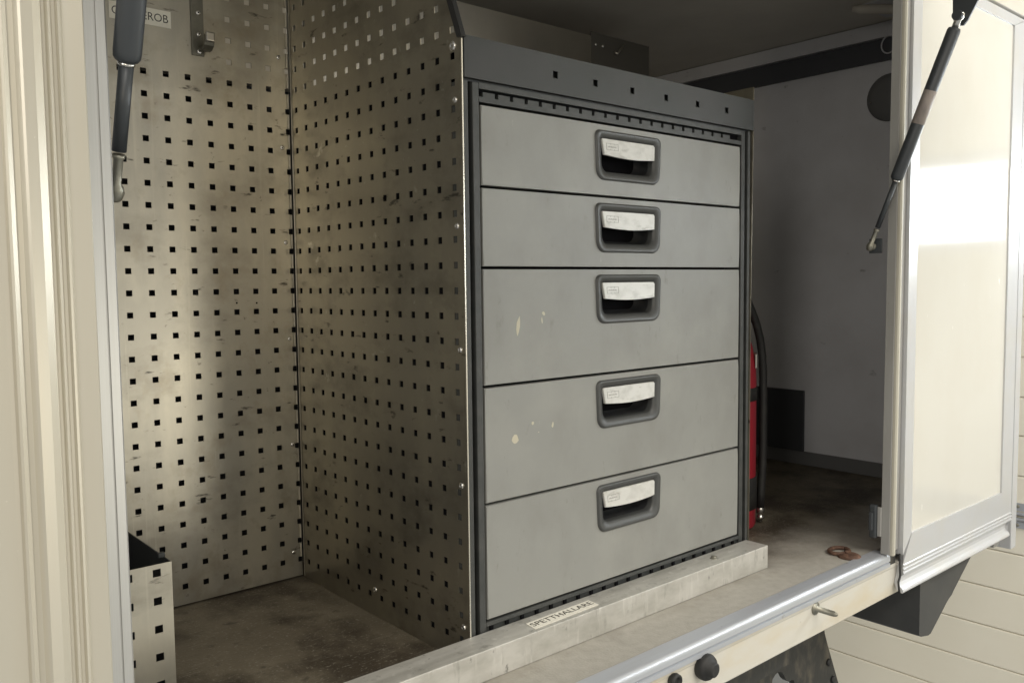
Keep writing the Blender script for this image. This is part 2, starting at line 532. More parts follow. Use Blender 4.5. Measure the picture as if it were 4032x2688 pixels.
# left post: extruded frame profile, steps as in the photograph (x, y)
lp = [(-0.532, -0.690), (-0.5285, -0.705), (-0.5285, -0.7185), (-0.530, -0.720), (-0.5375, -0.7205), (-0.538, -0.719), (-0.539, -0.719), (-0.5395, -0.7205),
      (-0.5480, -0.7215), (-0.5482, -0.690)]
MB().prism(lp, 'z', -1.10, 0.345).build('left_post', POST_GREY, truck)
lq = [(-0.5486, -0.690), (-0.5486, -0.7250), (-0.5498, -0.7262), (-0.5655, -0.7240), (-0.5675, -0.7265), (-0.5695, -0.7268), (-0.5710, -0.7235), (-0.5735, -0.7235), (-0.5755, -0.7275),
      (-0.5775, -0.7280), (-0.5795, -0.7250), (-0.5815, -0.7250), (-0.5835, -0.7300), (-0.5900, -0.7330), (-0.5990, -0.7345), (-0.6010, -0.7330), (-0.6040, -0.7300), (-0.6085, -0.7290),
      (-0.6095, -0.7335), (-0.6130, -0.7350), (-0.6150, -0.7340), (-0.6165, -0.7300), (-0.6200, -0.7300), (-0.6400, -0.7290), (-0.72, -0.7290), (-0.72, -0.690)]
MB().prism(lq, 'z', -1.10, 0.345).build('hatch_edge_post', POST, truck)

# closed hatch next to the opening
HY = -0.73
ch = MB().box(1.0639 - 0.004, 1.5716 + 0.004, HY + 0.004, HY + 0.02, -0.92, 0.25).build('hatch_panel', GLOSS, truck)
MB().prism([(1.0247, -0.957), (1.0639, -0.916), (1.0639, 0.2445), (1.0247, 0.268)], 'y', HY, HY + 0.026).build('hatch_stile', FRAMEP, ch)
MB().prism([(1.5716, -0.916), (1.6385, -0.983), (1.6385, 0.268), (1.5716, 0.2445)], 'y', HY, HY + 0.026).build('hatch_stile', FRAMEP, ch)
MB().prism([(1.0651, 0.2449), (1.5710, 0.2449), (1.6380, 0.2690), (1.0262, 0.2690)], 'y', HY, HY + 0.026).build('hatch_top_rail', FRAMEP, ch)
# bottom rail: ribs and an outward lip, mitred into the stiles
br = MB()
prof = [(-0.0005, -0.9165), (-0.0005, -0.9770), (-0.0030, -0.9785), (-0.0030, -0.9815), (-0.0005, -0.9830), (-0.0005, -0.9855), (-0.0030, -0.9870), (-0.0030, -0.9900), (-0.0005, -0.9915),
        (-0.0005, -0.9940), (-0.0030, -0.9955), (-0.0030, -0.9985), (0.0, -1.0005), (0.004, -1.005), (0.006, -1.011), (0.005, -1.017), (0.0, -1.023), (-0.006, -1.0275), (-0.0085, -1.031), (-0.0075, -1.0345), (-0.003, -1.0345)]
back = [(0.006, -1.030), (0.014, -1.018), (0.016, -0.9165)]
outl = prof + back
A, B = [], []
for (dy, z) in outl:
    f = min(1.0, max(0.0, (-0.9165 - z) / 0.0405))
    g2 = min(1.0, max(0.0, (-0.9165 - z) / 0.0665))
    xl = 1.0642 - 0.0392 * f
    xr = 1.5712 + 0.0668 * g2
    if z < -1.003:
        xl -= 0.5 * (-1.003 - z)
        xr -= 1.0 * (-1.003 - z)
    A.append(br.b.verts.new((xl, HY + dy, z)))
    B.append(br.b.verts.new((xr, HY + dy, z)))
for i in range(len(outl)):
    j = (i + 1) % len(outl)
    br.face([A[i], A[j], B[j], B[i]])
br.face(A)
br.face(B[::-1])
br.build('hatch_bottom_rail', FRAMEP, ch)
# rubber seal hanging at the left end of the rail
MB().tube([(1.0225, HY + 0.006, -0.955), (1.0225, HY + 0.004, -1.000), (1.021, HY + 0.004, -1.006), (1.013, HY + 0.003, -1.013), (1.0055, HY - 0.001, -1.020), (1.0035, HY - 0.004, -1.033)], 0.0024, 8).build('edge_seal', RUBBER, ch)
# corner post at the far end and blocks under it
MB().box(1.6400, 1.6740, -0.732, -0.660, -1.078, 0.36, 0.003).build('corner_post', FRAMEP, truck)
MB().box(1.600, 1.6385, -0.705, -0.640, -1.072, -0.985, 0.003).build('corner_block', POSTR, truck)
MB().box(1.0247, 1.674, -0.732, -0.690, 0.276, 0.36, 0.003).build('roof_rail', CREAM, truck)
MB().box(1.0247, 1.6385, -0.722, -0.690, 0.2692, 0.2755).build('hatch_gap_seal', STRUT, truck)
# header above the opening, hinge side of the lifted hatch
MB().box(-0.72, 1.0245, -0.732, -0.690, 0.346, 0.40, 0.003).build('roof_rail', CREAM, truck)
# mudguard behind the closed hatch and the chassis bracket
mg = MB()
mg.prism([(1.186, -1.188), (1.196, -1.1945), (1.2350, -1.2025), (1.2486, -1.2010), (1.2620, -1.193), (1.3318, -1.1500), (1.3450, -1.143), (1.3620, -1.1370), (1.3740, -1.128), (1.4900, -1.056), (1.49, -1.0), (1.186, -1.0)], 'y', -0.698, -0.18)
mg.build('mudguard', FLAP, truck)
MB().box(1.188, 1.48, -0.690, -0.19, -0.999, -0.976).build('underfloor_beam', CHASSIS, truck)
cb = MB()
cb.prism([(1.100, -1.16), (1.1150, -1.224), (1.1320, -1.262), (1.1840, -1.3694), (1.215, -1.43), (0.985, -1.43), (0.990, -1.322), (0.978, -1.296), (0.967, -1.2925), (0.955, -1.292), (0.944, -1.283), (0.935, -1.270), (0.927, -1.2615),
          (0.914, -1.2555), (0.900, -1.2585), (0.889, -1.2660), (0.886, -1.280), (0.892, -1.305), (0.880, -1.312), (0.868, -1.300), (0.850, -1.296), (0.83, -1.30), (0.80, -1.305), (0.74, -1.32), (0.60, -1.36), (0.50, -1.30), (0.50, -1.16)], 'y', -0.505, -0.490)
cb.build('chassis_bracket', CHASSIS, truck)
for (x, z) in ((1.132, -1.300), (1.154, -1.350)):
    MB().lathe((x, -0.505, z), (0, -1, 0), [(0, 0.009), (0.005, 0.009), (0.006, 0.005)], 12).build('bracket_bolt', RUBBER, truck)
MB().tube([(0.30, -0.52, -1.335), (0.62, -0.52, -1.318), (0.80, -0.53, -1.318), (0.868, -0.53, -1.345)], 0.017, 10).build('chassis_pipe', STEEL_D, truck)
MB().box(0.0, 0.80, -0.60, -0.52, -1.17, -1.05).build('chassis_beam', CHASSIS, truck)

# open hatch lifted above the opening (over the camera's head)
oh = MB().prism([(-0.735, 0.300), (-1.90, 0.56), (-1.90, 0.595), (-0.735, 0.335)], 'x', -0.50, 0.955).build('open_hatch', CREAM, truck)
oh['label'] = 'lifted hatch held open by two gas struts'

# ------------------------------------------------------------------ gas struts
def strut(x, ball, top, label, sgn, c0, rr):
    b = Vector(ball)
    t = Vector(top)
    d = (t - b).normalized()
    L = (t - b).length
    g = thing('gas_strut', ball, label, 'gas strut', 'gas struts of the lifted hatch')
    q = MB()
    q.lathe(b - d * 0.009, d, [(0, 0.004), (0.002, 0.0062), (0.009, 0.0082), (0.015, 0.0066), (0.018, 0.0046), (0.041, 0.0044), (0.043, 0.0058), (0.046, 0.0058)], 16)
    q.lathe(b, (sgn, 0, 0), [(0, 0.004), (0.006, 0.004), (0.0065, 0.0075), (0.012, 0.0075)], 12)
    q.build('ball_joint', STEEL_D, g)
    MB().lathe(b + d * 0.040, d, [(0, rr), (c0 - 0.040, rr)], 16).build('piston_rod', STRUT, g)
    c1 = L - 0.018
    cyl = MB().lathe(b + d * c0, d, [(-0.003, 0.0062), (-0.0015, 0.0066), (0, 0.0098), (0.003, 0.0118), (0.008, 0.0123), (c1 - c0 - 0.006, 0.0123), (c1 - c0 - 0.001, 0.0105), (c1 - c0, 0.007)], 24).build('cylinder', STRUT, g)
    MB().lathe(b + d * c0, d, [(-0.0042, 0.0058), (-0.0040, 0.0072), (-0.0016, 0.0078), (-0.0012, 0.006)], 20).build('end_collar', STEEL, g)
    u0, u1 = c0 + (c1 - c0) * 0.38, c0 + (c1 - c0) * 0.60
    MB().lathe(b + d * u0, d, [(0, 0.0122), (0.0002, 0.01245), (u1 - u0, 0.01245), (u1 - u0 + 0.0002, 0.0122)], 24).build('worn_label', STRUTLAB, g)
    q = MB()
    q.lathe(b + d * (L - 0.019), d, [(0, 0.0065), (0.014, 0.0065), (0.019, 0.009), (0.028, 0.0085), (0.031, 0.004)], 16)
    q.build('end_fitting', STEEL, g)
    MB().box(x + 0.0125 * sgn - 0.0015, x + 0.0125 * sgn + 0.0015, b.y - 0.019, b.y + 0.008, b.z - 0.014, b.z + 0.016, 0.001).build('mount_plate', STRUT, g)
    # bracket carrying the top ball on the hatch
    q = MB()
    pts = [(t.y - 0.012, t.z - 0.004), (t.y - 0.004, t.z - 0.013), (t.y + 0.010, t.z - 0.010), (t.y + 0.016, t.z + 0.004), (t.y + 0.02, 0.318), (t.y - 0.06, 0.336), (t.y - 0.03, t.z + 0.03)]
    q.prism(pts, 'x', x + 0.014 * sgn - 0.002, x + 0.014 * sgn + 0.002)
    q.lathe(t + Vector((0.013 * sgn, 0, 0.003)), (-sgn, 0, 0), [(0, 0.006), (0.014, 0.006), (0.016, 0.010), (0.024, 0.009)], 14)
    q.build('hatch_bracket', STRUT, g)
    return g


strut(0.950, (0.950, -0.6837, -0.3033), (0.950, -0.8475, 0.118), 'right gas strut with worn label beside the closed glossy hatch', 1, 0.141, 0.0052)
gl = strut(-0.510, (-0.511, -0.6645, -0.2782), (-0.5065, -0.8310, 0.140), 'left gas strut hanging in front of the coat hook tape label', -1, 0.123, 0.0066)

# ------------------------------------------------------------------ perforated rear panel
bpn = thing('pegboard', (-0.25, 0.0, ZF), 'stained galvanised perforated rear panel with coat hook strip', 'perforated panel', 'perforated metal panels')
xc = [(c - 8) * P for c in range(-6, 9)]
zc = [-r * P for r in range(-8, 25)]
us, uc = grid(-0.545, 0.0035, xc, 0.0051)
vs, vc = grid(-0.945, 0.345, zc, 0.0051)
holes = set()
for i, ci in uc.items():
    for j, rj in vc.items():
        r = rj - 8
        c = ci - 6
        if r < 0 and c < 5:
            continue
        holes.add((i, j))
MB().sheet(lambda u, v, d: (u, d, v), us, vs, holes, 0.0015).build('perforated_sheet', GALV, bpn)
MB().box(-0.545, 0.004, 0.0025, 0.006, 0.019, 0.345).build('pale_backing', PALEW, bpn)
MB().box(-0.545, 0.80, 0.075, 0.080, -0.945, 0.018).build('dark_backing', BANDM, bpn)
q = MB()
for r in range(-8, 24):
    z1 = -r * P - 0.0056
    q.box(-0.0016, 0.0014, -0.0042, -0.0004, z1 - P + 0.0112, z1, 0.0009, 1)
q.build('folded_edge', PALEM, bpn)
MB().tube([(0.0030, -0.0092, -0.945), (0.0030, -0.0092, 0.34)], 0.0013, 8).build('corner_bead', PALEM, bpn)
for (x, z) in ((-0.016, 0.062), (-0.014, -0.107), (-0.012, -0.287), (-0.010, -0.473), (-0.010, -0.681), (-0.015, -0.896)):
    q = MB()
    q.use(STEEL).lathe((x, 0, z), (0, -1, 0), [(-0.0005, 0.0044), (0.001, 0.0042), (0.0018, 0.0030), (0.0018, 0.0016)], 14)
    q.use(BLACK).lathe((x, -0.0017, z), (0, -1, 0), [(0, 0.0015), (0.0003, 0.0014)], 10)
    q.build('rivet', STEEL, bpn)
for (x, z) in ((-0.114, -0.401), (-0.075, -0.402)):
    MB().lathe((x, 0, z), (0, -1, 0), [(-0.0005, 0.0017), (0.0003, 0.0017)], 10).build('drill_hole', BLACK, bpn)

# tape label with writing on the rear panel
tl = MB().box(-0.3172, -0.2158, -0.0006, 0.0, 0.0792, 0.1075).build('tape_label', PAPER, bpn)
mw = Matrix(((1, 0, 0, -0.3132), (0, 0, 1, -0.0008), (0, 1, 0, 0.0870), (0, 0, 0, 1)))
text_mesh('lettering', 'GARDEROB', mw, 0.0195, INK, tl, 0.0925)

# coat hook strip screwed to the rear panel
hk = thing('coat_hook', (-0.170, 0.0, 0.045), 'dark steel coat hook strip screwed to the perforated rear panel', 'hook')
MB().box(-0.1815, -0.1590, -0.003, -0.0002, 0.040, 0.345, 0.001).build('strip', HOOKM, hk)
for z in (0.1148, 0.0773, 0.0473):
    q = MB()
    q.use(STEEL).lathe((-0.1685, -0.003, z), (0, -1, 0), [(0, 0.0048), (0.001, 0.0046), (0.0022, 0.003), (0.0022, 0.0014)], 16)
    q.use(BLACK).lathe((-0.1685, -0.0051, z), (0, -1, 0), [(0, 0.0014), (0.0003, 0.0013)], 10)
    q.build('screw', STEEL, hk)
q = MB()
pp = [(-0.003, 0.052), (-0.010, 0.047), (-0.022, 0.047), (-0.032, 0.053), (-0.036, 0.063), (-0.034, 0.071), (-0.030, 0.072), (-0.031, 0.064), (-0.028, 0.057), (-0.020, 0.0515), (-0.010, 0.0515), (-0.003, 0.058)]
q.prism(pp, 'x', -0.170, -0.153)
q.build('hook', HOOKM, hk)
MB().box(-0.1695, -0.1535, -0.0395, -0.0325, 0.0585, 0.0755, 0.0025, 3).build('hook_tip', PLATE, hk)

# ------------------------------------------------------------------ perforated side panel
spn = thing('pegboard', (0.0038, -0.27, -0.951), 'dull galvanised perforated side panel screwed to the drawer cabinet', 'perforated panel', 'perforated metal panels')
yc = [-(0.02686 + d * P) for d in range(13, -1, -1)]
us, uc = grid(-0.5415, -0.0045, yc, 0.0051)
zc2 = [-r * P - 0.0003 for r in range(-8, 25)]
vs, vc = grid(-0.9505, 0.345, zc2, 0.0051)
holes = {(i, j) for i in uc for j in vc}
q = MB().sheet(lambda u, v, d: (0.0038 + d, u, v), us, vs, holes, 0.0015)
# upper front corner cut back at a slant
n = Vector((0, -1, 0.38)).normalized()
bmesh.ops.bisect_plane(q.b, geom=q.b.verts[:] + q.b.edges[:] + q.b.faces[:], plane_co=(0, -0.5415, -0.0153), plane_no=n, clear_outer=True)
q.build('perforated_sheet', GALV2, spn)
MB().box(0.0036, 0.0055, -0.5432, -0.5416, -0.9300, -0.0165).build('front_edge', SHEET_EDGE, spn)
tr = MB()
p0, p1 = (-0.5480, -0.0160), (-0.4060, 0.3440)
tr.prism([(p0[0], p0[1]), (p0[0] + 0.012, p0[1] + 0.001), (p1[0] + 0.013, p1[1]), (p1[0], p1[1])], 'x', 0.0005, 0.0088)
tr.build('edge_trim', RUBBER, spn)
for k, (y, z) in enumerate(((-0.522, -0.024), (-0.526, -0.102), (-0.526, -0.285), (-0.529, -0.468), (-0.527, -0.673), (-0.527, -0.892), (-0.273, -0.902))):
    q = MB()
    rr = 1.5 if k == 0 else 1.0
    q.lathe((0.0038, y, z), (-1, 0, 0), [(-0.0005, 0.0052 * rr), (0.0012, 0.0050 * rr), (0.0024, 0.0036 * rr), (0.0026, 0.0018 * rr), (0.0018, 0.0015 * rr)], 16)
    q.build('rivet', STEEL, spn)

# ------------------------------------------------------------------ perforated tray at the left
trp = thing('perforated_tray', (-0.45, -0.30, ZF), 'low open bin of perforated sheet on the floor beside the left post', 'bin')
xc3 = [-0.4012 - k * 0.0338 * 1.0 for k in range(4)]
xc3 = [-0.4012 - k * 0.036 for k in range(4)]
zc3 = [-0.7466 - k * P for k in range(6)]
us, uc = grid(-0.530, -0.3815, xc3, 0.0052)
vs, vc = grid(ZF + 0.0005, -0.7350, zc3, 0.0052)
MB().sheet(lambda u, v, d: (u, -0.392 + d, v), us, vs, {(i, j) for i in uc for j in vc}, 0.0015).build('front_sheet', GALV, trp)
yc3 = [-0.365 + k * P for k in range(5)]
us, uc = grid(-0.3900, -0.2090, yc3, 0.0052)
MB().sheet(lambda u, v, d: (-0.3830 + d, u, v), us, vs, set(), 0.0015).build('side_sheet', CHAR2, trp)
MB().box(-0.530, -0.3835, -0.2105, -0.2090, ZF + 0.0005, -0.735).build('rear_sheet', CHAR2, trp)
MB().box(-0.530, -0.3840, -0.3895, -0.2110, ZF + 0.0005, ZF + 0.003).build('bottom_sheet', CHAR2, trp)
MB().box(-0.3905, -0.3815, -0.368, -0.360, -0.7350, -0.7285, 0.001).build('corner_clip', CHAR2, trp)

# ------------------------------------------------------------------ drawer cabinet
cab = thing('drawer_cabinet', (0.372, -0.27, ZF), 'grey cabinet with five drawers in a charcoal frame', 'drawer cabinet')
YF = -0.540
sh = MB()
sh.box(0.0060, 0.0250, -0.500, -0.010, -0.945, -0.013)
sh.box(0.7180, 0.7330, -0.500, -0.010, -0.945, -0.013)
sh.box(0.0250, 0.7180, -0.500, -0.010, -0.030, -0.013)
sh.box(0.0250, 0.7180, -0.500, -0.010, -0.945, -0.930)
sh.box(0.0250, 0.7180, -0.020, -0.010, -0.930, -0.030)
sh.box(0.0250, 0.7180, -0.500, -0.470, -0.930, -0.030)
sh.build('carcass', BLACK, cab)
MB().prism([(0.7393, 0.0150), (0.7412, 0.0150), (0.7352, -0.45), (0.7346, -0.947), (0.7337, -0.947), (0.7339, -0.45)], 'y', -0.5420, -0.0100).build('side_sheet', GALV2, cab)
MB().prism([(0.7397, 0.0150), (0.7412, 0.0150), (0.7352, -0.45), (0.7346, -0.940), (0.7338, -0.940), (0.7341, -0.45)], 'y', -0.5430, -0.5421).build('sheet_edge', GALV2, cab)
MB().box(0.0060, 0.0165, YF, -0.495, -0.945, -0.0745, 0.001).build('side_strip', CHAR, cab)
MB().box(0.7248, 0.7335, YF, -0.495, -0.945, -0.0725, 0.001).build('side_strip', CHAR, cab)
MB().box(0.0168, 0.0252, YF + 0.012, -0.498, -0.945, -0.0745).build('side_groove', BLACK, cab)
MB().box(0.7154, 0.7246, YF + 0.012, -0.498, -0.945, -0.0725).build('side_groove', BLACK, cab)
# front frame
fr = MB()
fr.box(0.0254, 0.0374, YF, -0.500, -0.945, -0.0748, 0.0008, 1)
fr.box(0.7030, 0.7152, YF, -0.500, -0.945, -0.0748, 0.0008, 1)
fr.box(0.0374, 0.7030, YF, -0.500, -0.0832, -0.0748)
fr.box(0.0374, 0.7030, YF, -0.500, -0.1025, -0.0948)
fr.box(0.0374, 0.7030, YF, -0.500, -0.8966, -0.8900)
fr.box(0.0374, 0.7030, YF + 0.005, -0.500, -0.9450, -0.8970)
fr.build('front_frame', CHAR, cab)
MB().box(0.0375, 0.7021, YF + 0.010, -0.502, -0.0947, -0.0833).build('vent_slot', BLACK, cab)
vb = None
x = 0.0475
k = 0
while x < 0.672:
    if vb is None:
        vb = MB().box(x, x + 0.0232, YF + 0.0035, YF + 0.0096, -0.0942, -0.0868)
        vb = vb.build('vent_bar', CHAR, cab)
        x0v = x
    else:
        o = vb.copy()
        COL.objects.link(o)
        o.parent = cab
        o.location = (x - x0v, 0, 0)
    x += 0.0299
    k += 1
# dark notches along the bottom rail
nb = None
x = 0.047
while x < 0.70:
    if nb is None:
        nb = MB().box(x, x + 0.0062, YF + 0.0018, YF + 0.0060, -0.9050, -0.8968)
        nb = nb.build('vent_notch', BLACK, cab)
        x0n = x
    else:
        o = nb.copy()
        COL.objects.link(o)
        o.parent = cab
        o.location = (x - x0n, 0, 0)
    x += 0.0318
# top panel with six square holes
hx = [0.1889 + k * 0.09138 for k in range(6)]
us, uc = grid(0.0072, 0.7378, hx, 0.0052)
vs, vc = grid(-0.0715, -0.0118, [-0.0424], 0.0055)
MB().sheet(lambda u, v, d: (u, YF - 0.005 + d, v), us, vs, {(i, j) for i in uc for j in vc}, 0.002).build('top_panel', CHAR2, cab)
MB().box(0.0072, 0.7378, YF - 0.003, -0.495, -0.0128, -0.0118).build('top_return', CHAR2, cab)
MB().box(0.0072, 0.7378, YF + 0.006, YF + 0.008, -0.0740, -0.0130).build('top_backing', CHAR2, cab)

DT = [-0.1068, -0.2280, -0.3486, -0.5286, -0.7092]
DB = [-0.2234, -0.3440, -0.5239, -0.7047, -0.8864]
DX0, DX1 = 0.0410, 0.6975
OUT = rpoly(-0.0850, 0.0850, -0.0420, 0.0420, 0.012, 0.018, 0.004)


def ring(q, loops, ys):
    R = []
    for L, y in zip(loops, ys):
        R.append([q.b.verts.new((x, y, z)) for x, z in L])
    for A, B in zip(R, R[1:]):
        n = len(A)
        for k in range(n):
            f = q.face([A[k], A[(k + 1) % n], B[(k + 1) % n], B[k]])
            if f:
                f.smooth = True
    return R


def hscale(L, dl, dr, dt, db, r=None):
    return rpoly(-0.0850 + dl, 0.0850 - dr, -0.0420 + db, 0.0420 - dt, 0.006, 0.014, 0.003)


for k in range(5):
    t, b = DT[k], DB[k]
    hc = Vector((0.3670, 0, t - 0.0503))
    us = [DX0, hc.x - 0.078, hc.x + 0.078, DX1]
    vs = [b, hc.z - 0.034, hc.z + 0.034, t]
    q = MB().sheet(lambda u, v, d: (u, YF + d, v), us, vs, {(1, 1)}, 0.016)
    # soften the outer front edges
    es = [e for e in q.b.edges if all(abs(v.co.y - YF) < 1e-6 for v in e.verts) and
          (all(abs(v.co.x - DX0) < 1e-6 for v in e.verts) or all(abs(v.co.x - DX1) < 1e-6 for v in e.verts) or all(abs(v.co.z - t) < 1e-6 for v in e.verts) or all(abs(v.co.z - b) < 1e-6 for v in e.verts))]
    bmesh.ops.bevel(q.b, geom=es, offset=0.0012, segments=2, affect='EDGES')
    dr = q.build('drawer', DRAWER, cab)
    q = MB()
    loops = [OUT, rpoly(-0.0835, 0.0835, -0.0405, 0.0405, 0.011, 0.017, 0.004), rpoly(-0.0805, 0.0805, -0.0378, 0.0378, 0.010, 0.016, 0.004),
             hscale(0, 0.016, 0.016, 0.0125, 0.0145), hscale(0, 0.017, 0.017, 0.0135, 0.0155), hscale(0, 0.018, 0.018, 0.0140, 0.0165)]
    loops = [[(x + hc.x, z + hc.z) for x, z in L] for L in loops]
    ring(q, loops, [YF + 0.001, YF - 0.0035, YF - 0.0042, YF + 0.0010, YF + 0.004, YF + 0.012])
    q.build('handle_bezel', BEZEL, dr)
    q = MB()
    R = ring(q, [loops[5], loops[5], rpoly(hc.x - 0.058, hc.x + 0.058, hc.z - 0.020, hc.z + 0.026, 0.006, 0.016)], [YF + 0.012, YF + 0.022, YF + 0.042])
    q.face(R[-1])
    q.build('handle_recess', RECESS, dr)
    # silver grip plate: slanted ends, lower edge bowed
    q = MB()
    x0, x1 = hc.x - 0.0670, hc.x + 0.0700
    top = hc.z + 0.0280
    low = []
    for i in range(13):
        f = i / 12
        low.append((x0 + 0.0045 + (x1 - 0.0025 - x0 - 0.0045) * f, hc.z + 0.0010 - 0.0034 * math.sin(math.pi * f)))
    outl = [(x1, top - 0.003), (x1 - 0.003, top), (x0 + 0.002, top), (x0, top - 0.002)] + low
    F = [q.b.verts.new((x, YF - 0.0005 - 0.0018 * (top - z) / 0.027, z)) for x, z in outl]
    K = [q.b.verts.new((x, YF + 0.0040 - 0.0018 * (top - z) / 0.027, z)) for x, z in outl]
    n = len(outl)
    for i in range(n):
        q.face([F[i], F[(i + 1) % n], K[(i + 1) % n], K[i]])
    ff = q.face(F)
    q.face(K[::-1])
    bmesh.ops.bevel(q.b, geom=list(ff.edges), offset=0.0010, segments=2, affect='EDGES')
    q.build('grip_plate', SILVER, dr)
    # small embossed emblem: an outline with broken sides and bars
    q = MB()
    ex, ez = hc.x - 0.0570, hc.z + 0.0150

    def eb(a0, a1, c0, c1):
        def Y(z, d):
            return YF - 0.0005 - 0.0018 * (top - z) / 0.027 + d
        P_ = [(ex + a, ez + c) for a, c in ((a0, c0), (a1, c0), (a1, c1), (a0, c1))]
        F_ = [q.b.verts.new((x, Y(z, -0.0003), z)) for x, z in P_]
        K_ = [q.b.verts.new((x, Y(z, 0.0005), z)) for x, z in P_]
        q.face(F_)
        for i_ in range(4):
            q.face([F_[i_], F_[(i_ + 1) % 4], K_[(i_ + 1) % 4], K_[i_]])

    for a0, a1 in ((0, 0.0090), (0.0112, 0.0182), (0.0204, 0.0295)):
        eb(a0, a1, 0.0050, 0.0056)
        eb(a0, a1, -0.0056, -0.0050)
    eb(0, 0.0006, -0.005, 0.005)
    eb(0.0289, 0.0295, -0.005, 0.005)
    for a in (0.0098, 0.0190):
        eb(a, a + 0.0006, 0.0035, 0.0060)
        eb(a, a + 0.0006, -0.0060, -0.0035)
    for i in range(9):
        eb(0.004 + i * 0.0024, 0.0051 + i * 0.0024, -0.0012, 0.0012 if i % 2 else 0.0006)
    q.build('emblem', EMBLEM, dr)
# paint chips on the drawer fronts
def chip(dr, pts):
    for (x, z, a, b_, rot) in pts:
        q = MB()
        n = 9
        vs_ = []
        for i in range(n):
            an = 2 * math.pi * i / n
            r = 0.75 + 0.35 * random.random()
            px_, pz_ = a * r * math.cos(an), b_ * r * math.sin(an)
            vs_.append(q.b.verts.new((x + px_ * math.cos(rot) - pz_ * math.sin(rot), YF - 0.0004, z + px_ * math.sin(rot) + pz_ * math.cos(rot))))
        q.face(vs_)
        q.build('paint_chip', CHIP, dr)


drs = [o for o in cab.children if o.name.startswith('drawer')]
chip(drs[2], [(0.1090, -0.437, 0.0042, 0.017, -0.15), (0.163, -0.4185, 0.003, 0.004, 0.4), (0.1595, -0.4300, 0.0015, 0.006, 0.1)])
chip(drs[3], [(0.1000, -0.6135, 0.0075, 0.0085, -0.3), (0.1375, -0.592, 0.003, 0.003, 0.3), (0.181, -0.600, 0.0022, 0.005, -0.2), (0.150, -0.608, 0.0012, 0.001, 0)])

# ------------------------------------------------------------------ plate on the back wall above the cabinet
wp = thing('wall_plate', (0.44, 0.0, 0.10), 'plain galvanised plate standing behind the top of the drawer cabinet', 'metal plate')
MB().box(0.050, 0.8337, -0.004, -0.001, -0.010, 0.2510).build('plate', PLATE, wp)
wq = thing('screwed_plate', (0.95, 0.0, 0.10), 'dark plate with two bright screws behind the drawer cabinet', 'metal plate')
MB().box(0.8345, 1.060, -0.0025, -0.0005, -0.947, 0.262).build('plate', DIMPLATE, wq)
for xx in (0.8512, 0.8776):
    MB().lathe((xx, -0.0025, 0.232), (0, -1, 0), [(0, 0.0042), (0.002, 0.0036), (0.0035, 0.001)], 12).build('screw', STEEL, wq)
MB().tube([(0.918, -0.006, 0.2235), (0.925, -0.010, 0.2195), (0.936, -0.012, 0.232), (0.9485, -0.014, 0.248)], [0.003, 0.0036, 0.0026, 0.0020], 8).build('bent_hook', PLATE, wq)

# ------------------------------------------------------------------ aluminium bar in front of the cabinet
bar = thing('floor_bar', (0.10, -0.570, ZF), 'dirty aluminium channel bar lying on the floor before the cabinet', 'metal bar')
MB().box(-0.540, 0.7232, -0.5952, -0.5436, ZF + 0.0005, -0.9020, 0.0016).build('channel', ALU_DIRTY, bar)
MB().lathe((0.5765, -0.5709, -0.9022), (0, 0, 1), [(0, 0.0085), (0.0008, 0.0083), (0.001, 0.0058), (0.0045, 0.0054), (0.0050, 0.003)], 6).build('bolt', STEEL_D, bar)
tl = MB()
v = [tl.b.verts.new(p) for p in ((0.0955, -0.5880, -0.9013), (0.2405, -0.5850, -0.9013), (0.2412, -0.5600, -0.9013), (0.0985, -0.5625, -0.9013))]
v2 = [tl.b.verts.new((p.co.x, p.co.y, -0.9018)) for p in v]
tl.face(v)
for i in range(4):
    tl.face([v[i], v[(i + 1) % 4], v2[(i + 1) % 4], v2[i]])
tl = tl.build('tape_label', PAPERB, bar)
mw = Matrix.Translation((0.1005, -0.5800, -0.9010)) @ Matrix.Rotation(math.radians(1.3), 4, 'Z')
text_mesh('lettering', 'SPETTHALLARE', mw, 0.0175, INK, tl, 0.1370)

# ------------------------------------------------------------------ fire extinguisher with hose
fe = thing('fire_extinguisher', (0.913, -0.349, ZF), 'red fire extinguisher with black hose standing right of the cabinet', 'fire extinguisher')
c = (0.913, -0.349)
MB().lathe((c[0], c[1], ZF), (0, 0, 1), [(0.001, 0.066), (0.004, 0.0745), (0.010, 0.0775), (0.345, 0.0775), (0.385, 0.0755), (0.425, 0.068), (0.460, 0.056), (0.487, 0.043), (0.505, 0.030), (0.512, 0.022), (0.55, 0.021)], 40).build('cylinder', RED, fe)
MB().lathe((c[0], c[1], -0.647), (0, 0, 1), [(0, 0.0775), (0.0002, 0.0795), (0.030, 0.0795), (0.0302, 0.0775)], 40).build('strap', RUBBER, fe)
MB().lathe((c[0], c[1], -0.900), (0, 0, 1), [(0, 0.0775), (0.0002, 0.0800), (0.074, 0.0800), (0.0742, 0.0775)], 40).build('strap', RUBBER, fe)
q = MB()
q.box(c[0] - 0.02, c[0] + 0.02, c[1] - 0.02, c[1] + 0.02, ZF + 0.550, ZF + 0.58, 0.004)
q.box(c[0] - 0.10, c[0] + 0.02, c[1] - 0.012, c[1] + 0.012, ZF + 0.580, ZF + 0.600, 0.004)
q.build('valve_handle', RUBBER, fe)
hp = [(0.925, -0.40, -0.402), (0.938, -0.40, -0.420), (0.956, -0.40, -0.444), (0.975, -0.40, -0.475), (0.990, -0.40, -0.510), (0.9995, -0.40, -0.550), (1.0035, -0.40, -0.595), (1.005, -0.40, -0.65), (1.0055, -0.40, -0.75), (1.004, -0.40, -0.82), (0.999, -0.40, -0.87), (0.9965, -0.40, -0.914)]
MB().tube(hp, [0.0095] * 12, 16).build('hose', RUBBER, fe)
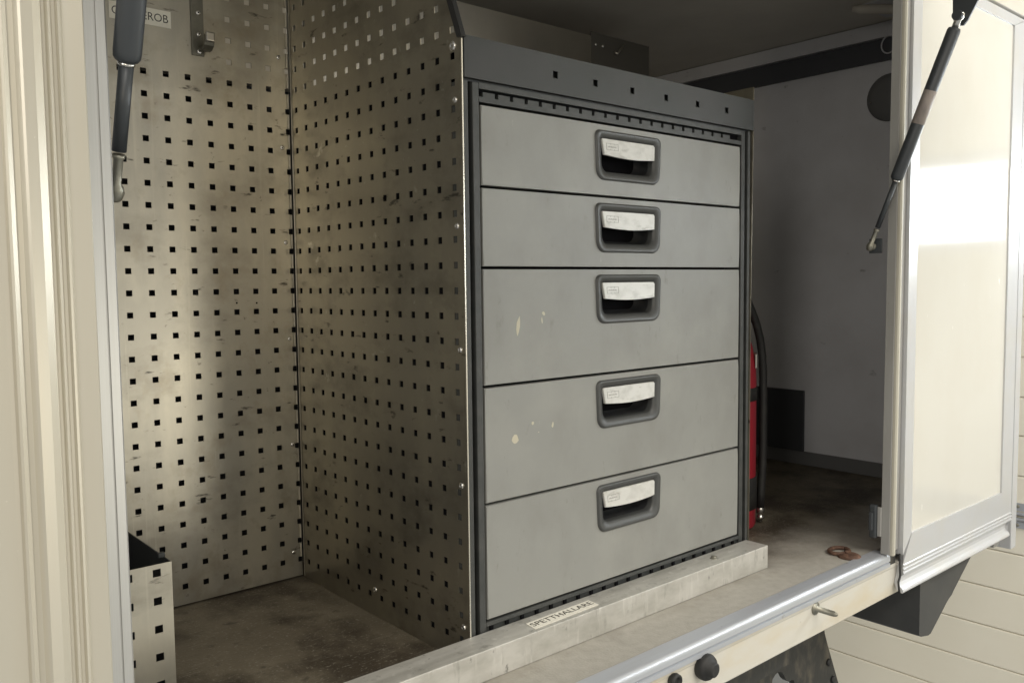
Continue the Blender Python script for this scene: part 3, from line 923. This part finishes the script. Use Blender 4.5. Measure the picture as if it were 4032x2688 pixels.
MB().lathe((0.9965, -0.40, -0.912), (0.0, 0, -1), [(0, 0.0092), (0.001, 0.0098), (0.014, 0.0098), (0.015, 0.007), (0.020, 0.0065), (0.021, 0.0085), (0.027, 0.0085), (0.028, 0.006), (0.0355, 0.005)], 18).build('hose_coupling', STEEL, fe)
q = MB()
q.lathe((c[0], c[1], 0), (0, 0, 1), [(0, 0.01), (0.001, 0.01)], 6)
q.b.clear()
for i in range(8):
    a0 = math.radians(-74 + i * 8)
    a1 = math.radians(-74 + (i + 1) * 8)
    r = 0.0781
    q.face([q.b.verts.new((c[0] + r * math.cos(a), c[1] + r * math.sin(a), z)) for a, z in ((a0, -0.572), (a1, -0.572), (a1, -0.540), (a0, -0.540))])
q.build('sticker', PAPERB, fe)['label'] = 'white sticker'

# ------------------------------------------------------------------ far end of the compartment
db = thing('dark_board', (1.63, 0.05, -0.90), 'dark board leaning flat against the end wall right of the extinguisher', 'board')
MB().box(1.636, 1.6445, -0.1365, 0.20, -0.9050, -0.7145, 0.002).build('board', DARKP, db)
rl = thing('round_vent', (1.645, -0.386, 0.140), 'dark round vent disc on the end wall near the right post', 'vent')
MB().lathe((1.6505, -0.386, 0.140), (-1, 0, 0), [(0, 0.066), (0.006, 0.066), (0.012, 0.060), (0.017, 0.045), (0.020, 0.0)], 36).build('disc', SKIRTG, rl)
MB().lathe((1.6345, -0.3375, 0.1305), (-1, 0, 0), [(0, 0.0025), (0.004, 0.002)], 8).build('screw', STEEL, rl)
rl2 = thing('cable_ring', (1.64, -0.385, 0.289), 'small ring on the dark band above the round vent', 'ring')
q = MB()
q.tube([(1.636, -0.385 + 0.021 * math.cos(a * math.pi / 12), 0.284 + 0.024 * math.sin(a * math.pi / 12)) for a in range(25)], 0.0022, 8)
q.build('ring', INNER, rl2)
cl = thing('ceiling_lamp', (1.46, -0.42, 0.345), 'pale unlit strip lamp on the compartment ceiling by the right post', 'lamp')
MB().tube([(1.428, -0.385, 0.340), (1.437, -0.400, 0.337), (1.47, -0.430, 0.337), (1.56, -0.50, 0.337), (1.62, -0.545, 0.337)], [0.006, 0.012, 0.0125, 0.0125, 0.010], 12).build('lens', PALEW, cl)
MB().box(1.44, 1.60, -0.555, -0.395, 0.3475, 0.3495).build('mounting_plate', INNER, cl)

# rusty lashing ring on the floor
lr = thing('lashing_ring', (0.91, -0.657, ZF), 'rusty lashing ring lying on the floor by the right post', 'lashing ring')
q = MB()
cx, cy = 0.9165, -0.6440
q.tube([(cx + 0.0245 * math.cos(a * math.pi / 12), cy + 0.0185 * math.sin(a * math.pi / 12), ZF + 0.005) for a in range(25)], 0.0042, 10)
q.build('ring', RUST, lr)
MB().lathe((0.9065, -0.6715, ZF), (0, 0, 1), [(0.0004, 0.0235), (0.003, 0.0235), (0.006, 0.020), (0.0075, 0.012), (0.0075, 0.001)], 24).build('base', RUST, lr)
MB().lathe((0.9085, -0.6640, ZF + 0.0073), (0, 0, 1), [(0, 0.0045), (0.004, 0.0042), (0.005, 0.002)], 6).build('bolt', RUST, lr)

# ------------------------------------------------------------------ sectional hall door beside the truck
gd = thing('sectional_door', (2.31, -0.6, -1.95), 'cream sectional hall door of grooved planks beyond the truck', 'door')
zs = [-1.948, -1.818, -1.686, -1.553, -1.418, -1.286, -1.155, -1.0227, -0.890, -0.762, -0.631, -0.500, -0.370, -0.285]
for a, b in zip(zs, zs[1:]):
    MB().box(2.300, 2.335, -3.6, 1.8, a + 0.0011, b - 0.0011, 0.0045, 2).build('plank', DOORW, gd)
for k in range(9):
    a = 0.045 + k * 0.131
    MB().box(2.300, 2.335, -3.6, 1.8, a + 0.0011, a + 0.131 - 0.0011, 0.0045, 2).build('plank', DOORW, gd)
MB().box(2.322, 2.345, -3.6, 1.8, -1.948, -0.286).build('door_core', DOORW, gd)
MB().box(2.322, 2.345, -3.6, 1.8, 0.046, 1.22).build('door_core', DOORW, gd)
wf = MB()
wf.box(2.304, 2.335, -3.6, -3.30, -0.283, 0.043)
wf.box(2.304, 2.335, -0.80, 1.80, -0.283, 0.043)
wf.box(2.304, 2.335, -3.30, -0.80, -0.283, -0.241)
wf.box(2.304, 2.335, -3.30, -0.80, 0.001, 0.043)
wf.box(2.304, 2.335, -2.07, -2.03, -0.241, 0.001)
wf = wf.build('window_frame', FRAMEP, gd)
MB().box(2.318, 2.324, -2.03, -0.80, -0.241, 0.001).build('window_pane', PANE, wf)
MB().box(2.318, 2.324, -3.30, -2.07, -0.241, 0.001).build('window_pane', PANE, wf)
hs = MB()
hs.box(2.2935, 2.2995, -1.3, 0.9, -1.194, -1.172)
hs.box(2.2935, 2.2995, -1.3, 0.9, -1.136, -1.111)
hs.box(2.2860, 2.2995, -1.3, 0.9, -1.168, -1.159, 0.002)
hs.box(2.2860, 2.2995, -1.3, 0.9, -1.150, -1.141, 0.002)
hs = hs.build('hinge_strip', ALU, gd)
for y in (-0.53, -0.62, 0.1):
    for z in (-1.122, -1.184):
        MB().lathe((2.2936, y, z), (-1, 0, 0), [(0, 0.006), (0.003, 0.005), (0.004, 0.002)], 10).build('hinge_screw', STEEL_D, hs)

for o in bpy.data.objects:
    if '_b' in o:
        del o['_b']
